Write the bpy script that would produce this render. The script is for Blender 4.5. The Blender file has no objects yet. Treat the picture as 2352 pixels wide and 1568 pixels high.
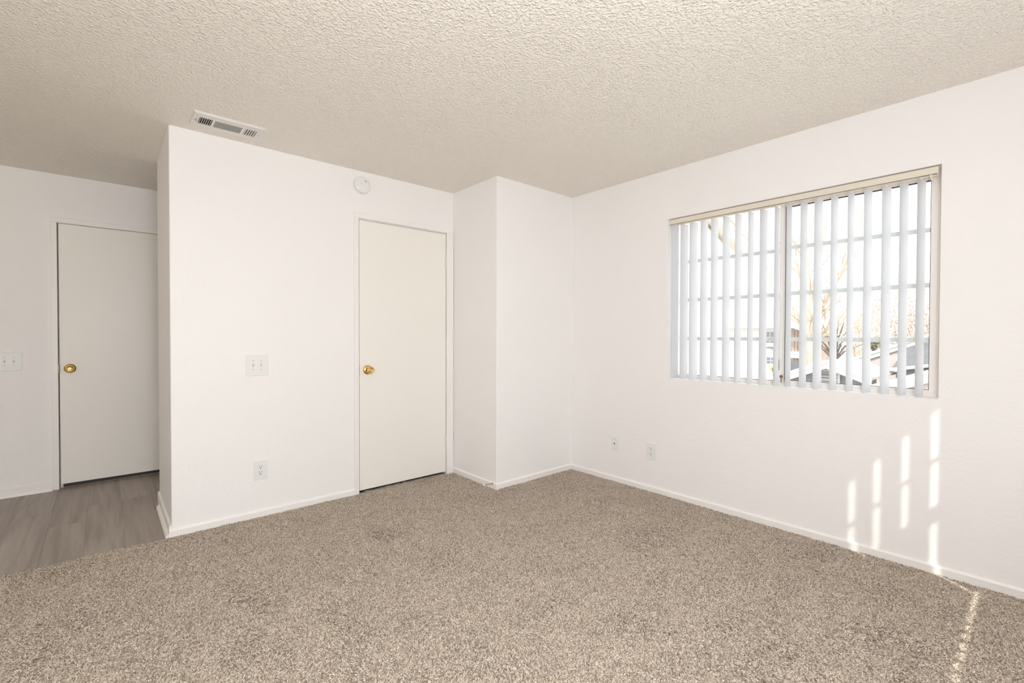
import bpy, bmesh, math, random
from mathutils import Vector, Matrix

random.seed(7)
scene = bpy.context.scene
COL = scene.collection
PI = math.pi
H = 2.44                                    # ceiling height

# ------------------------------------------------------------------ camera
cam_data = bpy.data.cameras.new('camera')
cam = bpy.data.objects.new('camera', cam_data)
COL.objects.link(cam)
cam_data.sensor_fit = 'HORIZONTAL'
cam_data.sensor_width = 36.0
cam_data.lens = 1068.26 / 2352 * 36.0
cam_data.clip_start = 0.02
cam_data.clip_end = 300
yaw, pitch, roll = 0.71897, -0.01342, 0.00234
Fv = Vector((math.sin(yaw) * math.cos(pitch), math.cos(yaw) * math.cos(pitch), math.sin(pitch)))
Rv = Vector((math.cos(yaw), -math.sin(yaw), 0))
Uv = Rv.cross(Fv)
R2 = Rv * math.cos(roll) + Uv * math.sin(roll)
U2 = -Rv * math.sin(roll) + Uv * math.cos(roll)
cam.matrix_world = Matrix(((R2.x, U2.x, -Fv.x, 0), (R2.y, U2.y, -Fv.y, 0),
                           (R2.z, U2.z, -Fv.z, 1.2061), (0, 0, 0, 1)))
scene.camera = cam

# ------------------------------------------------------------------ world, sun, fill lights
world = bpy.data.worlds.new('world')
scene.world = world
world.use_nodes = True
wn = world.node_tree
bg = wn.nodes['Background']
bg.inputs['Color'].default_value = (0.96, 0.98, 1.0, 1)
bg.inputs['Strength'].default_value = 2.1

sun_data = bpy.data.lights.new('sun', 'SUN')
sun_data.energy = 4.2
sun_data.angle = math.radians(0.6)
sun_data.color = (1.0, 0.955, 0.88)
sun = bpy.data.objects.new('sun', sun_data)
COL.objects.link(sun)
sun.rotation_euler = Vector((0.724, 1.0, -1.255)).to_track_quat('-Z', 'Y').to_euler()
sun.location = (-4, -6, 8)

# area light helper for the added fill
def area(name, loc, direction, sx, sy, power, color):
    d = bpy.data.lights.new(name, 'AREA')
    d.shape = 'RECTANGLE'
    d.size, d.size_y = sx, sy
    d.energy = power
    d.color = color
    o = bpy.data.objects.new(name, d)
    COL.objects.link(o)
    o.location = loc
    o.rotation_euler = Vector(direction).to_track_quat('-Z', 'Y').to_euler()
    return o
area('rear_fill', (-2.6, -2.0, 1.2), (0.75, 1, 0), 2.5, 2.0, 54, (0.892, 0.926, 1.0))  # unseen fill added outside, aimed in through the rear opening
# added unseen lamp behind the camera, in place of bounced flash: uplight and point
area('fill_uplight', (-0.30, -0.15, 1.62), (0, 0, 1), 0.5, 0.5, 12, (0.90, 0.936, 1.0))
fill_data = bpy.data.lights.new('camera_fill', 'POINT')
fill_data.energy = 82
fill_data.shadow_soft_size = 0.20
fill_data.color = (0.90, 0.936, 1.0)
fill_light = bpy.data.objects.new('camera_fill', fill_data)
COL.objects.link(fill_light)
fill_light.location = (0.25, -0.27, 1.42)
hall_data = bpy.data.lights.new('foyer_warm_fill', 'POINT')  # unseen warm fill added to tint the foyer
hall_data.energy = 1.8
hall_data.shadow_soft_size = 0.12
hall_data.color = (1.0, 0.74, 0.42)
hall_fill = bpy.data.objects.new('foyer_warm_fill', hall_data)
COL.objects.link(hall_fill)
hall_fill.location = (-1.6, 4.1, 2.15)

scene.view_settings.view_transform = 'Standard'
scene.view_settings.look = 'None'
scene.view_settings.exposure = 0.16
scene.view_settings.gamma = 1.0
scene.view_settings.use_curve_mapping = False
scene.cycles.use_denoising = True
scene.cycles.max_bounces = 12
scene.cycles.diffuse_bounces = 8
scene.cycles.transparent_max_bounces = 16

# ------------------------------------------------------------------ materials
def mat(name, color, rough=0.6, metallic=0.0, spec=0.5, bump=None, var=None, trans=None):
    """bump=(scale, distance, detail); var=(scale, amount, detail) tone variation of the paint itself"""
    m = bpy.data.materials.new(name)
    m.use_nodes = True
    nt = m.node_tree
    b = nt.nodes['Principled BSDF']
    b.inputs['Base Color'].default_value = (*color, 1)
    b.inputs['Roughness'].default_value = rough
    b.inputs['Metallic'].default_value = metallic
    b.inputs['Specular IOR Level'].default_value = spec
    tc = nt.nodes.new('ShaderNodeTexCoord')
    if bump:
        n = nt.nodes.new('ShaderNodeTexNoise')
        n.inputs['Scale'].default_value = bump[0]
        n.inputs['Detail'].default_value = bump[2] if len(bump) > 2 else 2
        nt.links.new(tc.outputs['Object'], n.inputs['Vector'])
        bp = nt.nodes.new('ShaderNodeBump')
        bp.inputs['Strength'].default_value = 1.0
        bp.inputs['Distance'].default_value = bump[1]
        nt.links.new(n.outputs['Fac'], bp.inputs['Height'])
        nt.links.new(bp.outputs['Normal'], b.inputs['Normal'])
    if var:
        n = nt.nodes.new('ShaderNodeTexNoise')
        n.inputs['Scale'].default_value = var[0]
        n.inputs['Detail'].default_value = var[2] if len(var) > 2 else 3
        nt.links.new(tc.outputs['Object'], n.inputs['Vector'])
        r = nt.nodes.new('ShaderNodeMapRange')
        r.inputs['From Min'].default_value = 0.3
        r.inputs['From Max'].default_value = 0.7
        r.inputs['To Min'].default_value = 1 - var[1]
        r.inputs['To Max'].default_value = 1 + var[1]
        nt.links.new(n.outputs['Fac'], r.inputs['Value'])
        mx = nt.nodes.new('ShaderNodeMix')
        mx.data_type = 'RGBA'
        mx.blend_type = 'MULTIPLY'
        mx.inputs['Factor'].default_value = 1
        mx.inputs[6].default_value = (*color, 1)
        nt.links.new(r.outputs['Result'], mx.inputs[7])
        nt.links.new(mx.outputs[2], b.inputs['Base Color'])
    if trans:
        t = nt.nodes.new('ShaderNodeBsdfTranslucent')
        t.inputs['Color'].default_value = (*color, 1)
        ms = nt.nodes.new('ShaderNodeMixShader')
        ms.inputs['Fac'].default_value = trans
        nt.links.new(b.outputs[0], ms.inputs[1])
        nt.links.new(t.outputs[0], ms.inputs[2])
        nt.links.new(ms.outputs[0], nt.nodes['Material Output'].inputs['Surface'])
    return m

M = {}
M['wall'] = mat('wall_paint', (0.905, 0.890, 0.878), 0.55, spec=0.3, bump=(55, 0.0012, 3))
M['door'] = mat('door_paint', (0.90, 0.872, 0.822), 0.4, spec=0.4, bump=(30, 0.0003, 2))
M['trim'] = mat('trim_paint', (0.90, 0.88, 0.855), 0.35, spec=0.5, bump=(40, 0.0002, 2))
M['plate'] = mat('white_plastic', (0.83, 0.84, 0.83), 0.3, bump=(60, 0.00005, 1))
M['cream_plastic'] = mat('cream_plastic', (0.80, 0.74, 0.62), 0.35, bump=(60, 0.00005, 1))
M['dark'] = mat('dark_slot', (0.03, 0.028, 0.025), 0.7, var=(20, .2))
M['screw'] = mat('screw_head', (0.50, 0.50, 0.49), 0.4, metallic=0.4, bump=(300, 0.0001, 1))
M['brass'] = mat('polished_brass', (0.86, 0.62, 0.24), 0.16, metallic=1.0, bump=(12, 0.0002, 1))
M['brass_dark'] = mat('aged_brass', (0.22, 0.18, 0.10), 0.4, metallic=0.7, bump=(200, 0.0002, 2))
M['white_metal'] = mat('white_enamel', (0.80, 0.775, 0.73), 0.35, bump=(80, 0.0001, 1))
M['frame'] = mat('window_frame_almond', (0.83, 0.79, 0.75), 0.35, bump=(50, 0.0001, 1))
M['gasket'] = mat('black_gasket', (0.05, 0.045, 0.045), 0.6, bump=(90, 0.0002, 1))
M['muntin'] = mat('grid_bar_white', (0.84, 0.86, 0.86), 0.35, bump=(50, 0.0001, 1), trans=0.35)
M['vane'] = mat('vane_vinyl', (0.87, 0.876, 0.89), 0.45, bump=(25, 0.0001, 2), trans=0.74)
M['rail'] = mat('headrail_cream', (0.80, 0.735, 0.62), 0.35, bump=(40, 0.0001, 1))
M['door_stop'] = mat('door_stop_metal', (0.62, 0.52, 0.36), 0.3, metallic=0.9, bump=(200, 0.0002, 1))
M['rubber'] = mat('white_rubber', (0.85, 0.82, 0.77), 0.6, bump=(90, 0.0001, 1))
M['gap_block'] = mat('dark_gap_block', (0.05, 0.043, 0.038), 0.6, bump=(40, 0.0004, 2))
M['grey_print'] = mat('grey_print', (0.42, 0.40, 0.38), 0.5, bump=(60, 0.00005, 1))

def ceiling_mat():
    m = bpy.data.materials.new('ceiling_stipple')
    m.use_nodes = True
    nt = m.node_tree
    b = nt.nodes['Principled BSDF']
    b.inputs['Base Color'].default_value = (0.905, 0.863, 0.782, 1)
    b.inputs['Roughness'].default_value = 0.5
    b.inputs['Specular IOR Level'].default_value = 0.35
    tc = nt.nodes.new('ShaderNodeTexCoord')
    n1 = nt.nodes.new('ShaderNodeTexNoise')
    n1.inputs['Scale'].default_value = 90
    n1.inputs['Detail'].default_value = 1.6
    n1.inputs['Distortion'].default_value = 0.0
    r1 = nt.nodes.new('ShaderNodeMapRange')
    r1.inputs['From Min'].default_value = 0.42
    r1.inputs['From Max'].default_value = 0.80
    n2 = nt.nodes.new('ShaderNodeTexNoise')
    n2.inputs['Scale'].default_value = 170
    n2.inputs['Detail'].default_value = 1
    ad = nt.nodes.new('ShaderNodeMath')
    ad.operation = 'MULTIPLY_ADD'
    ad.inputs[1].default_value = 0.10
    bp = nt.nodes.new('ShaderNodeBump')
    bp.inputs['Strength'].default_value = 1.0
    bp.inputs['Distance'].default_value = 0.0054
    L = nt.links.new
    L(tc.outputs['Object'], n1.inputs['Vector'])
    L(tc.outputs['Object'], n2.inputs['Vector'])
    L(n1.outputs['Fac'], r1.inputs['Value'])
    L(n2.outputs['Fac'], ad.inputs[0])
    L(r1.outputs['Result'], ad.inputs[2])
    L(ad.outputs[0], bp.inputs['Height'])
    L(bp.outputs['Normal'], b.inputs['Normal'])
    return m
M['ceiling'] = ceiling_mat()

def carpet_mat(name, per_strand):
    m = bpy.data.materials.new(name)
    m.use_nodes = True
    nt = m.node_tree
    L = nt.links.new
    b = nt.nodes['Principled BSDF']
    b.inputs['Roughness'].default_value = 0.85
    b.inputs['Specular IOR Level'].default_value = 0.15
    ramp = nt.nodes.new('ShaderNodeValToRGB')
    e = ramp.color_ramp.elements
    e[0].position = 0.0
    e[0].color = (0.235, 0.190, 0.152, 1)
    e[1].position = 1.0
    e[1].color = (0.86, 0.757, 0.655, 1)
    for p, c in ((0.28, (0.40, 0.334, 0.272, 1)), (0.62, (0.60, 0.513, 0.425, 1)), (0.85, (0.74, 0.65, 0.553, 1))):
        k = e.new(p)
        k.color = c
    if per_strand:
        g = nt.nodes.new('ShaderNodeNewGeometry')
        oi = nt.nodes.new('ShaderNodeObjectInfo')
        a = nt.nodes.new('ShaderNodeMath')
        a.operation = 'ADD'
        f = nt.nodes.new('ShaderNodeMath')
        f.operation = 'FRACT'
        L(g.outputs['Random Per Island'], a.inputs[0])
        L(oi.outputs['Random'], a.inputs[1])
        L(a.outputs[0], f.inputs[0])
        L(f.outputs[0], ramp.inputs['Fac'])
        pos = g.outputs['Position']
    else:
        tc = nt.nodes.new('ShaderNodeTexCoord')
        n = nt.nodes.new('ShaderNodeTexNoise')
        n.inputs['Scale'].default_value = 180
        n.inputs['Detail'].default_value = 2
        L(tc.outputs['Object'], n.inputs['Vector'])
        L(n.outputs['Fac'], ramp.inputs['Fac'])
        pos = tc.outputs['Object']
    L(ramp.outputs['Color'], b.inputs['Base Color'])
    return m
M['pile'] = carpet_mat('carpet_pile_yarn', True)
M['backing'] = carpet_mat('carpet_backing', False)

def plank_mat():
    m = bpy.data.materials.new('vinyl_plank')
    m.use_nodes = True
    nt = m.node_tree
    L = nt.links.new
    b = nt.nodes['Principled BSDF']
    b.inputs['Roughness'].default_value = 0.42
    tc = nt.nodes.new('ShaderNodeTexCoord')
    mp = nt.nodes.new('ShaderNodeMapping')
    mp.inputs['Scale'].default_value = (13.0, 0.8, 1.0)
    oi = nt.nodes.new('ShaderNodeObjectInfo')
    sc = nt.nodes.new('ShaderNodeVectorMath')
    sc.operation = 'SCALE'
    sc.inputs['Scale'].default_value = 17.0
    cx = nt.nodes.new('ShaderNodeCombineXYZ')
    L(oi.outputs['Random'], cx.inputs[0])
    L(oi.outputs['Random'], cx.inputs[1])
    L(cx.outputs[0], sc.inputs[0])
    ad = nt.nodes.new('ShaderNodeVectorMath')
    L(tc.outputs['Object'], ad.inputs[0])
    L(sc.outputs[0], ad.inputs[1])
    L(ad.outputs[0], mp.inputs['Vector'])
    n = nt.nodes.new('ShaderNodeTexNoise')
    n.inputs['Scale'].default_value = 1.6
    n.inputs['Detail'].default_value = 5
    n.inputs['Roughness'].default_value = 0.55
    n.inputs['Distortion'].default_value = 0.5
    L(mp.outputs[0], n.inputs['Vector'])
    ramp = nt.nodes.new('ShaderNodeValToRGB')
    e = ramp.color_ramp.elements
    e[0].position, e[0].color = 0.30, (0.245, 0.205, 0.175, 1)
    e[1].position, e[1].color = 0.72, (0.405, 0.350, 0.300, 1)
    k = e.new(0.5)
    k.color = (0.33, 0.282, 0.242, 1)
    L(n.outputs['Fac'], ramp.inputs['Fac'])
    r = nt.nodes.new('ShaderNodeMapRange')
    r.inputs['To Min'].default_value = 0.90
    r.inputs['To Max'].default_value = 1.10
    L(oi.outputs['Random'], r.inputs['Value'])
    mx = nt.nodes.new('ShaderNodeMix')
    mx.data_type = 'RGBA'
    mx.blend_type = 'MULTIPLY'
    mx.inputs['Factor'].default_value = 1
    L(ramp.outputs['Color'], mx.inputs[6])
    L(r.outputs['Result'], mx.inputs[7])
    L(mx.outputs[2], b.inputs['Base Color'])
    bp = nt.nodes.new('ShaderNodeBump')
    bp.inputs['Distance'].default_value = 0.0006
    L(n.outputs['Fac'], bp.inputs['Height'])
    L(bp.outputs['Normal'], b.inputs['Normal'])
    return m
M['plank'] = plank_mat()

def glass_mat():
    m = bpy.data.materials.new('window_glass')
    m.use_nodes = True
    nt = m.node_tree
    nt.nodes.remove(nt.nodes['Principled BSDF'])
    t = nt.nodes.new('ShaderNodeBsdfTransparent')
    t.inputs['Color'].default_value = (0.97, 0.98, 0.98, 1)
    g = nt.nodes.new('ShaderNodeBsdfGlossy')
    g.inputs['Roughness'].default_value = 0.02
    ms = nt.nodes.new('ShaderNodeMixShader')
    ms.inputs['Fac'].default_value = 0.035
    nt.links.new(t.outputs[0], ms.inputs[1])
    nt.links.new(g.outputs[0], ms.inputs[2])
    nt.links.new(ms.outputs[0], nt.nodes['Material Output'].inputs['Surface'])
    return m
M['glass'] = glass_mat()

# exterior
M['stucco_white'] = mat('white_stucco', (0.80, 0.78, 0.76), 0.9, bump=(30, 0.004, 3), var=(3, .03))
M['stucco_pink'] = mat('pink_stucco', (0.62, 0.545, 0.515), 0.9, bump=(30, 0.004, 3), var=(3, .04))
M['shade_wall_grey'] = mat('wall_shade_grey', (0.32, 0.33, 0.345), 0.8, bump=(20, 0.003, 2), var=(2, .05))  # grey stands in for shade on the garage gable and the slab wall
M['fascia'] = mat('white_fascia', (0.80, 0.79, 0.77), 0.6, var=(5, .03))
M['fascia_beige'] = mat('beige_fascia', (0.76, 0.69, 0.61), 0.7, var=(5, .05))
M['shingle'] = mat('pale_shingles', (0.36, 0.345, 0.33), 0.9, bump=(25, 0.01, 3), var=(9, .14))
M['gable_shade'] = mat('gable_shade_grey', (0.155, 0.158, 0.165), 0.9, bump=(25, 0.01, 3), var=(9, .12))  # dark grey stands in for shade on the pink house gable
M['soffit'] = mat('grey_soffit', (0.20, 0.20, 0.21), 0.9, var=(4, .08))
M['wood_brown'] = mat('brown_boards', (0.43, 0.34, 0.29), 0.85, bump=(30, 0.003, 2), var=(5, .12))
M['roof_cream'] = mat('cream_roof', (0.62, 0.56, 0.47), 0.9, bump=(20, 0.01, 2), var=(6, .08))
M['ground'] = mat('pale_concrete', (0.55, 0.53, 0.50), 0.95, bump=(8, 0.01, 3), var=(0.5, .1))
M['bark'] = mat('pale_bark', (0.62, 0.51, 0.40), 0.9, bump=(14, 0.02, 3), var=(4, .22))
M['bark_dark'] = mat('dark_bark', (0.20, 0.165, 0.145), 0.9, bump=(20, 0.01, 3), var=(5, .2))
M['leaf_tan'] = mat('dry_tan_leaf', (0.72, 0.61, 0.52), 0.8, var=(1.2, .25))
M['leaf_brown'] = mat('dry_brown_leaf', (0.62, 0.53, 0.47), 0.8, var=(1.2, .25))
M['leaf_yellow'] = mat('yellow_leaf', (0.55, 0.45, 0.10), 0.8, var=(6, .25))
M['leaf_green'] = mat('dull_green_leaf', (0.27, 0.27, 0.17), 0.8, var=(3, .25))
M['win_dark'] = mat('far_window_glass', (0.30, 0.32, 0.34), 0.2, var=(3, .1))
M['shed_dark'] = mat('dark_shed_roof', (0.10, 0.105, 0.11), 0.8, var=(6, .15))

# ------------------------------------------------------------------ mesh helpers
def bm_new():
    return bmesh.new()

def box(bm, lo, hi, bevel=0.0, seg=2):
    x0, y0, z0 = lo
    x1, y1, z1 = hi
    vs = [bm.verts.new(p) for p in ((x0, y0, z0), (x1, y0, z0), (x1, y1, z0), (x0, y1, z0),
                                    (x0, y0, z1), (x1, y0, z1), (x1, y1, z1), (x0, y1, z1))]
    fs = [bm.faces.new([vs[i] for i in f]) for f in
          ((3, 2, 1, 0), (4, 5, 6, 7), (0, 1, 5, 4), (1, 2, 6, 5), (2, 3, 7, 6), (3, 0, 4, 7))]
    if bevel > 0:
        es = list({e for f in fs for e in f.edges})
        bmesh.ops.bevel(bm, geom=es, offset=bevel, segments=seg, affect='EDGES', profile=0.5)
    return vs

def prism(bm, pts, z0, z1, axis='z', round_at=None, r=0.005):
    """extrude a 2D outline (CCW); axis z: (x,y)->z, axis x: (y,z)->x, axis y: (x,z)->y"""
    out = []
    n = len(pts)
    for i, p in enumerate(pts):
        if round_at and i in round_at:
            a, c = Vector(pts[i - 1]), Vector(pts[(i + 1) % n])
            p = Vector(p)
            da, dc = (a - p).normalized(), (c - p).normalized()
            for k in range(5):
                t = k / 4
                out.append(tuple(p + da * r * (1 - t) ** 2 + dc * r * t ** 2))
        else:
            out.append(tuple(p))
    def P(q, h):
        return (q[0], q[1], h) if axis == 'z' else ((h, q[0], q[1]) if axis == 'x' else (q[0], h, q[1]))
    lo = [bm.verts.new(P(q, z0)) for q in out]
    hi = [bm.verts.new(P(q, z1)) for q in out]
    bm.faces.new(lo[::-1])
    bm.faces.new(hi)
    m = len(out)
    for i in range(m):
        j = (i + 1) % m
        bm.faces.new((lo[i], lo[j], hi[j], hi[i]))

def lathe(bm, prof, origin, axis, seg=28):
    """prof: list of (radius, distance along axis); axis a unit vector"""
    ax = Vector(axis).normalized()
    u = ax.orthogonal().normalized()
    v = ax.cross(u)
    o = Vector(origin)
    rings = []
    for r, d in prof:
        if r < 1e-6:
            rings.append([bm.verts.new(o + ax * d)])
        else:
            rings.append([bm.verts.new(o + ax * d + (u * math.cos(2 * PI * k / seg) + v * math.sin(2 * PI * k / seg)) * r)
                          for k in range(seg)])
    for a, b in zip(rings[:-1], rings[1:]):
        for k in range(seg):
            k2 = (k + 1) % seg
            if len(a) == 1 and len(b) == 1:
                continue
            if len(a) == 1:
                bm.faces.new((a[0], b[k2], b[k]))
            elif len(b) == 1:
                bm.faces.new((a[k], a[k2], b[0]))
            else:
                bm.faces.new((a[k], a[k2], b[k2], b[k]))

def tube(bm, pts, radii, seg=6):
    rings = []
    prev = None
    for i, p in enumerate(pts):
        p = Vector(p)
        d = (Vector(pts[min(i + 1, len(pts) - 1)]) - Vector(pts[max(i - 1, 0)])).normalized()
        if prev is None:
            u = d.orthogonal().normalized()
        else:
            u = (prev - d * prev.dot(d))
            u = u.normalized() if u.length > 1e-6 else d.orthogonal().normalized()
        prev = u
        v = d.cross(u)
        rings.append([bm.verts.new(p + (u * math.cos(2 * PI * k / seg) + v * math.sin(2 * PI * k / seg)) * radii[i])
                      for k in range(seg)])
    for a, b in zip(rings[:-1], rings[1:]):
        for k in range(seg):
            k2 = (k + 1) % seg
            bm.faces.new((a[k], a[k2], b[k2], b[k]))
    bm.faces.new(rings[0][::-1])
    bm.faces.new(rings[-1])

def solid_quad(bm, q, off):
    """slab: quad corner points q (4) plus offset vector"""
    a = [bm.verts.new(p) for p in q]
    b = [bm.verts.new(Vector(p) + Vector(off)) for p in q]
    bm.faces.new(a)
    bm.faces.new(b[::-1])
    for i in range(len(a)):
        j = (i + 1) % len(a)
        bm.faces.new((a[j], a[i], b[i], b[j]))

def obj(name, bm, m, parent=None, smooth=False, origin=None):
    bmesh.ops.recalc_face_normals(bm, faces=bm.faces[:])
    me = bpy.data.meshes.new(name)
    if origin is not None:
        bmesh.ops.translate(bm, verts=bm.verts[:], vec=-Vector(origin))
    bm.to_mesh(me)
    bm.free()
    me.materials.append(m)
    if smooth:
        me.polygons.foreach_set('use_smooth', [True] * len(me.polygons))
        me.set_sharp_from_angle(angle=math.radians(35))
    o = bpy.data.objects.new(name, me)
    COL.objects.link(o)
    if origin is not None:
        o.location = origin
    if parent is not None:
        o.parent = parent
        if parent.location.length > 0 or parent.parent:
            bpy.context.view_layer.update()
            o.matrix_parent_inverse = parent.matrix_world.inverted()
    return o

def tag(o, label=None, cat=None, group=None, kind=None):
    if label: o['label'] = label
    if cat: o['category'] = cat
    if group: o['group'] = group
    if kind: o['kind'] = kind
    return o

def empty(name, loc, label, cat, group=None, kind=None):
    o = bpy.data.objects.new(name, None)
    o.empty_display_size = 0.1
    o.location = loc
    COL.objects.link(o)
    bpy.context.view_layer.update()
    return tag(o, label, cat, group, kind)

def quick_box(name, lo, hi, m, parent=None, bevel=0.0):
    b = bm_new()
    box(b, lo, hi, bevel)
    return obj(name, b, m, parent)

# ------------------------------------------------------------------ key plan dimensions
XL, YB = 0.290, 3.4055          # left outer corner of the closet wall
XA, YC, XR = 2.295, 2.800, 3.1675
YM, YF = 4.206, 5.0315
YR = -0.485                     # rear wall (behind the camera)
XW = -3.3                       # left wall (outside the frame)
WT = 0.16

# ------------------------------------------------------------------ structure: ceiling, walls
b = bm_new(); box(b, (XW - .2, YR - .18, H), (XR + WT, YF + .2, H + .15))
tag(obj('ceiling', b, M['ceiling']), 'cream stippled popcorn ceiling over the whole room', 'ceiling', kind='structure')

# back wall with the closet door, its left end and the hall side of the closet
b = bm_new()
prism(b, [(XL, YB), (1.4425, YB), (1.4425, YB + .115), (XL + .115, YB + .115), (XL + .115, YM - .115),
          (XA + .115, YM - .115), (XA + .115, YM), (XL, YM)], 0, H, round_at=(0, 7), r=0.009)
box(b, (1.4425, YB, 2.081), (2.2225, YB + .115, H))
box(b, (2.2225, YB, 0), (XA, YB + .115, H))
tag(obj('wall_back', b, M['wall']), 'white wall with the closet door, light switch and outlet on it', 'wall', kind='structure')

b = bm_new()
prism(b, [(XA, YC), (XR, YC), (XR, YC + .115), (XA + .115, YC + .115), (XA + .115, YM - .115), (XA, YM - .115)],
      0, H, round_at=(0,), r=0.009)
tag(obj('wall_alcove', b, M['wall']), 'white boxed-out wall corner between the closet door and the window wall', 'wall', kind='structure')

WY0, WY1, WZ0, WZ1 = 0.346, 1.853, 0.8880, 2.0725      # window opening
b = bm_new()
x0, x1 = XR, XR + WT
box(b, (x0, YR - .18, 0), (x1, WY0, H))
box(b, (x0, WY1, 0), (x1, YM, H))
box(b, (x0, WY0, 0), (x1, WY1, WZ0))
box(b, (x0, WY0, WZ1), (x1, WY1, H))
tag(obj('wall_right', b, M['wall']), 'white right-hand wall around the window with vertical blinds', 'wall', kind='structure')

EX0, EX1 = -0.270, 0.650                                # entry door opening
b = bm_new()
box(b, (XW - .2, YF, 0), (EX0, YF + .13, H))
box(b, (EX1, YF, 0), (XA + .3, YF + .13, H))
box(b, (EX0, YF, 2.069), (EX1, YF + .13, H))
tag(obj('wall_far', b, M['wall']), 'shaded white far wall of the foyer around the entry door', 'wall', kind='structure')

b = bm_new(); box(b, (XA + .18, YM, 0), (XA + .3, YF, H))
tag(obj('wall_hall', b, M['wall']), 'end wall of the short hall behind the closet', 'wall', kind='structure')
b = bm_new(); box(b, (XW - .2, YR - .18, 0), (XW, YF, H))
tag(obj('wall_left', b, M['wall']), 'plain white left wall of the room', 'wall', kind='structure')

# rear wall: door opening added for fill light and a second window (throws the sun stripes on the right wall)
PX0, PX1, PZ = -1.95, 0.45, 2.03
RX0, RX1, RZ0, RZ1 = 1.05, 2.595, 0.841, 2.07
b = bm_new()
y0, y1 = YR - .14, YR
box(b, (XW, y0, 0), (PX0, y1, H))
box(b, (PX0, y0, PZ), (PX1, y1, H))
box(b, (PX1, y0, 0), (RX0, y1, H))
box(b, (RX0, y0, 0), (RX1, y1, RZ0))
box(b, (RX0, y0, RZ1), (RX1, y1, H))
box(b, (RX1, y0, 0), (XR, y1, H))
tag(obj('wall_rear', b, M['wall']), 'rear wall behind the viewpoint with added patio door and window', 'wall', kind='structure')

# ------------------------------------------------------------------ floor
b = bm_new(); box(b, (XW - .2, YR - .18, -0.20), (XR + WT, YF + .2, -0.012))
floor = tag(obj('floor', b, M['plank']), 'floor of the room, brown carpet with grey vinyl planks in the foyer', 'floor', kind='structure')
YE = 3.392                                              # carpet / vinyl edge
b = bm_new()
prism(b, [(XW, YR), (XR, YR), (XR, YC), (XA, YC), (XA, YB), (2.2205, YB), (2.2205, YB + .03), (1.4445, YB + .03), (1.4445, YB), (XL, YB), (XL, YE), (XW, YE)], -0.012, -0.003)
obj('carpet_backing', b, M['backing'], floor)

# vinyl planks of the foyer, one object each
PWD, PLN = 0.178, 1.22
plank_mesh = {}
def plank(xa, xb, ya, yb):
    key = (round(xb - xa, 4), round(yb - ya, 4))
    if key not in plank_mesh:
        b = bm_new()
        g = 0.0002
        box(b, (-key[0] / 2 + g, -key[1] / 2 + g, -0.012), (key[0] / 2 - g, key[1] / 2 - g, 0.0), 0.0005, 1)
        o = obj('floor_plank', b, M['plank'], floor)
        plank_mesh[key] = o.data
    else:
        o = bpy.data.objects.new('floor_plank', plank_mesh[key])
        COL.objects.link(o)
        o.parent = floor
    o.location = ((xa + xb) / 2, (ya + yb) / 2, 0)
k = 0
x = -1.70
while x < XA + .1:
    y = YE - random.choice([0.2, 0.55, 0.8, 1.0])
    ylo = YE if x < XL - .01 else YM
    while y < YF + .05:
        ya, yb = max(y, ylo), min(y + PLN, YF + .05)
        xa, xb = x, x + PWD
        if xa < XL < xb and ya < YM:
            if min(yb, YM) - ya > 0.03:
                plank(xa, XL, ya, min(yb, YM))
            if yb - YM > 0.03:
                plank(xa, xb, YM, yb)
        elif yb - ya > 0.03:
            plank(xa, xb, ya, yb)
        y += PLN
    x += PWD
b = bm_new(); box(b, (XW, YE, -0.012), (-1.70, YF, 0.0))
obj('vinyl_sheet', b, M['plank'], floor)

# carpet pile: tufts of twisted yarn scattered by geometry nodes
def tuft_object():
    rnd = random.Random(3)
    bm = bmesh.new()
    for s in range(17):
        a = rnd.uniform(0, 2 * PI)
        rr = 0.0125 * math.sqrt(rnd.random())
        px, py = rr * math.cos(a), rr * math.sin(a)
        d = rnd.uniform(0, 2 * PI)
        lean = rnd.uniform(0.25, 1.15)
        ln = rnd.uniform(0.0095, 0.0145)
        p0 = Vector((px, py, -0.003))
        hd = Vector((math.cos(d), math.sin(d), 0))
        p1 = p0 + (hd * math.sin(lean * .5) + Vector((0, 0, math.cos(lean * .5)))) * ln * .5
        l2 = min(lean * 1.5, 1.55)
        sd = Vector((-hd.y, hd.x, 0)) * rnd.uniform(-.35, .35)
        p2 = p1 + (hd * math.sin(l2) + Vector((0, 0, math.cos(l2))) + sd) * ln * .5
        w = rnd.uniform(0.0016, 0.0022)
        tube(bm, [p0, p1, p2], [w * .9, w, w * .65], seg=4)
    bmesh.ops.recalc_face_normals(bm, faces=bm.faces[:])
    me = bpy.data.meshes.new('carpet_tuft')
    bm.to_mesh(me)
    bm.free()
    me.materials.append(M['pile'])
    me.polygons.foreach_set('use_smooth', [True] * len(me.polygons))
    return bpy.data.objects.new('carpet_tuft', me)

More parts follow.
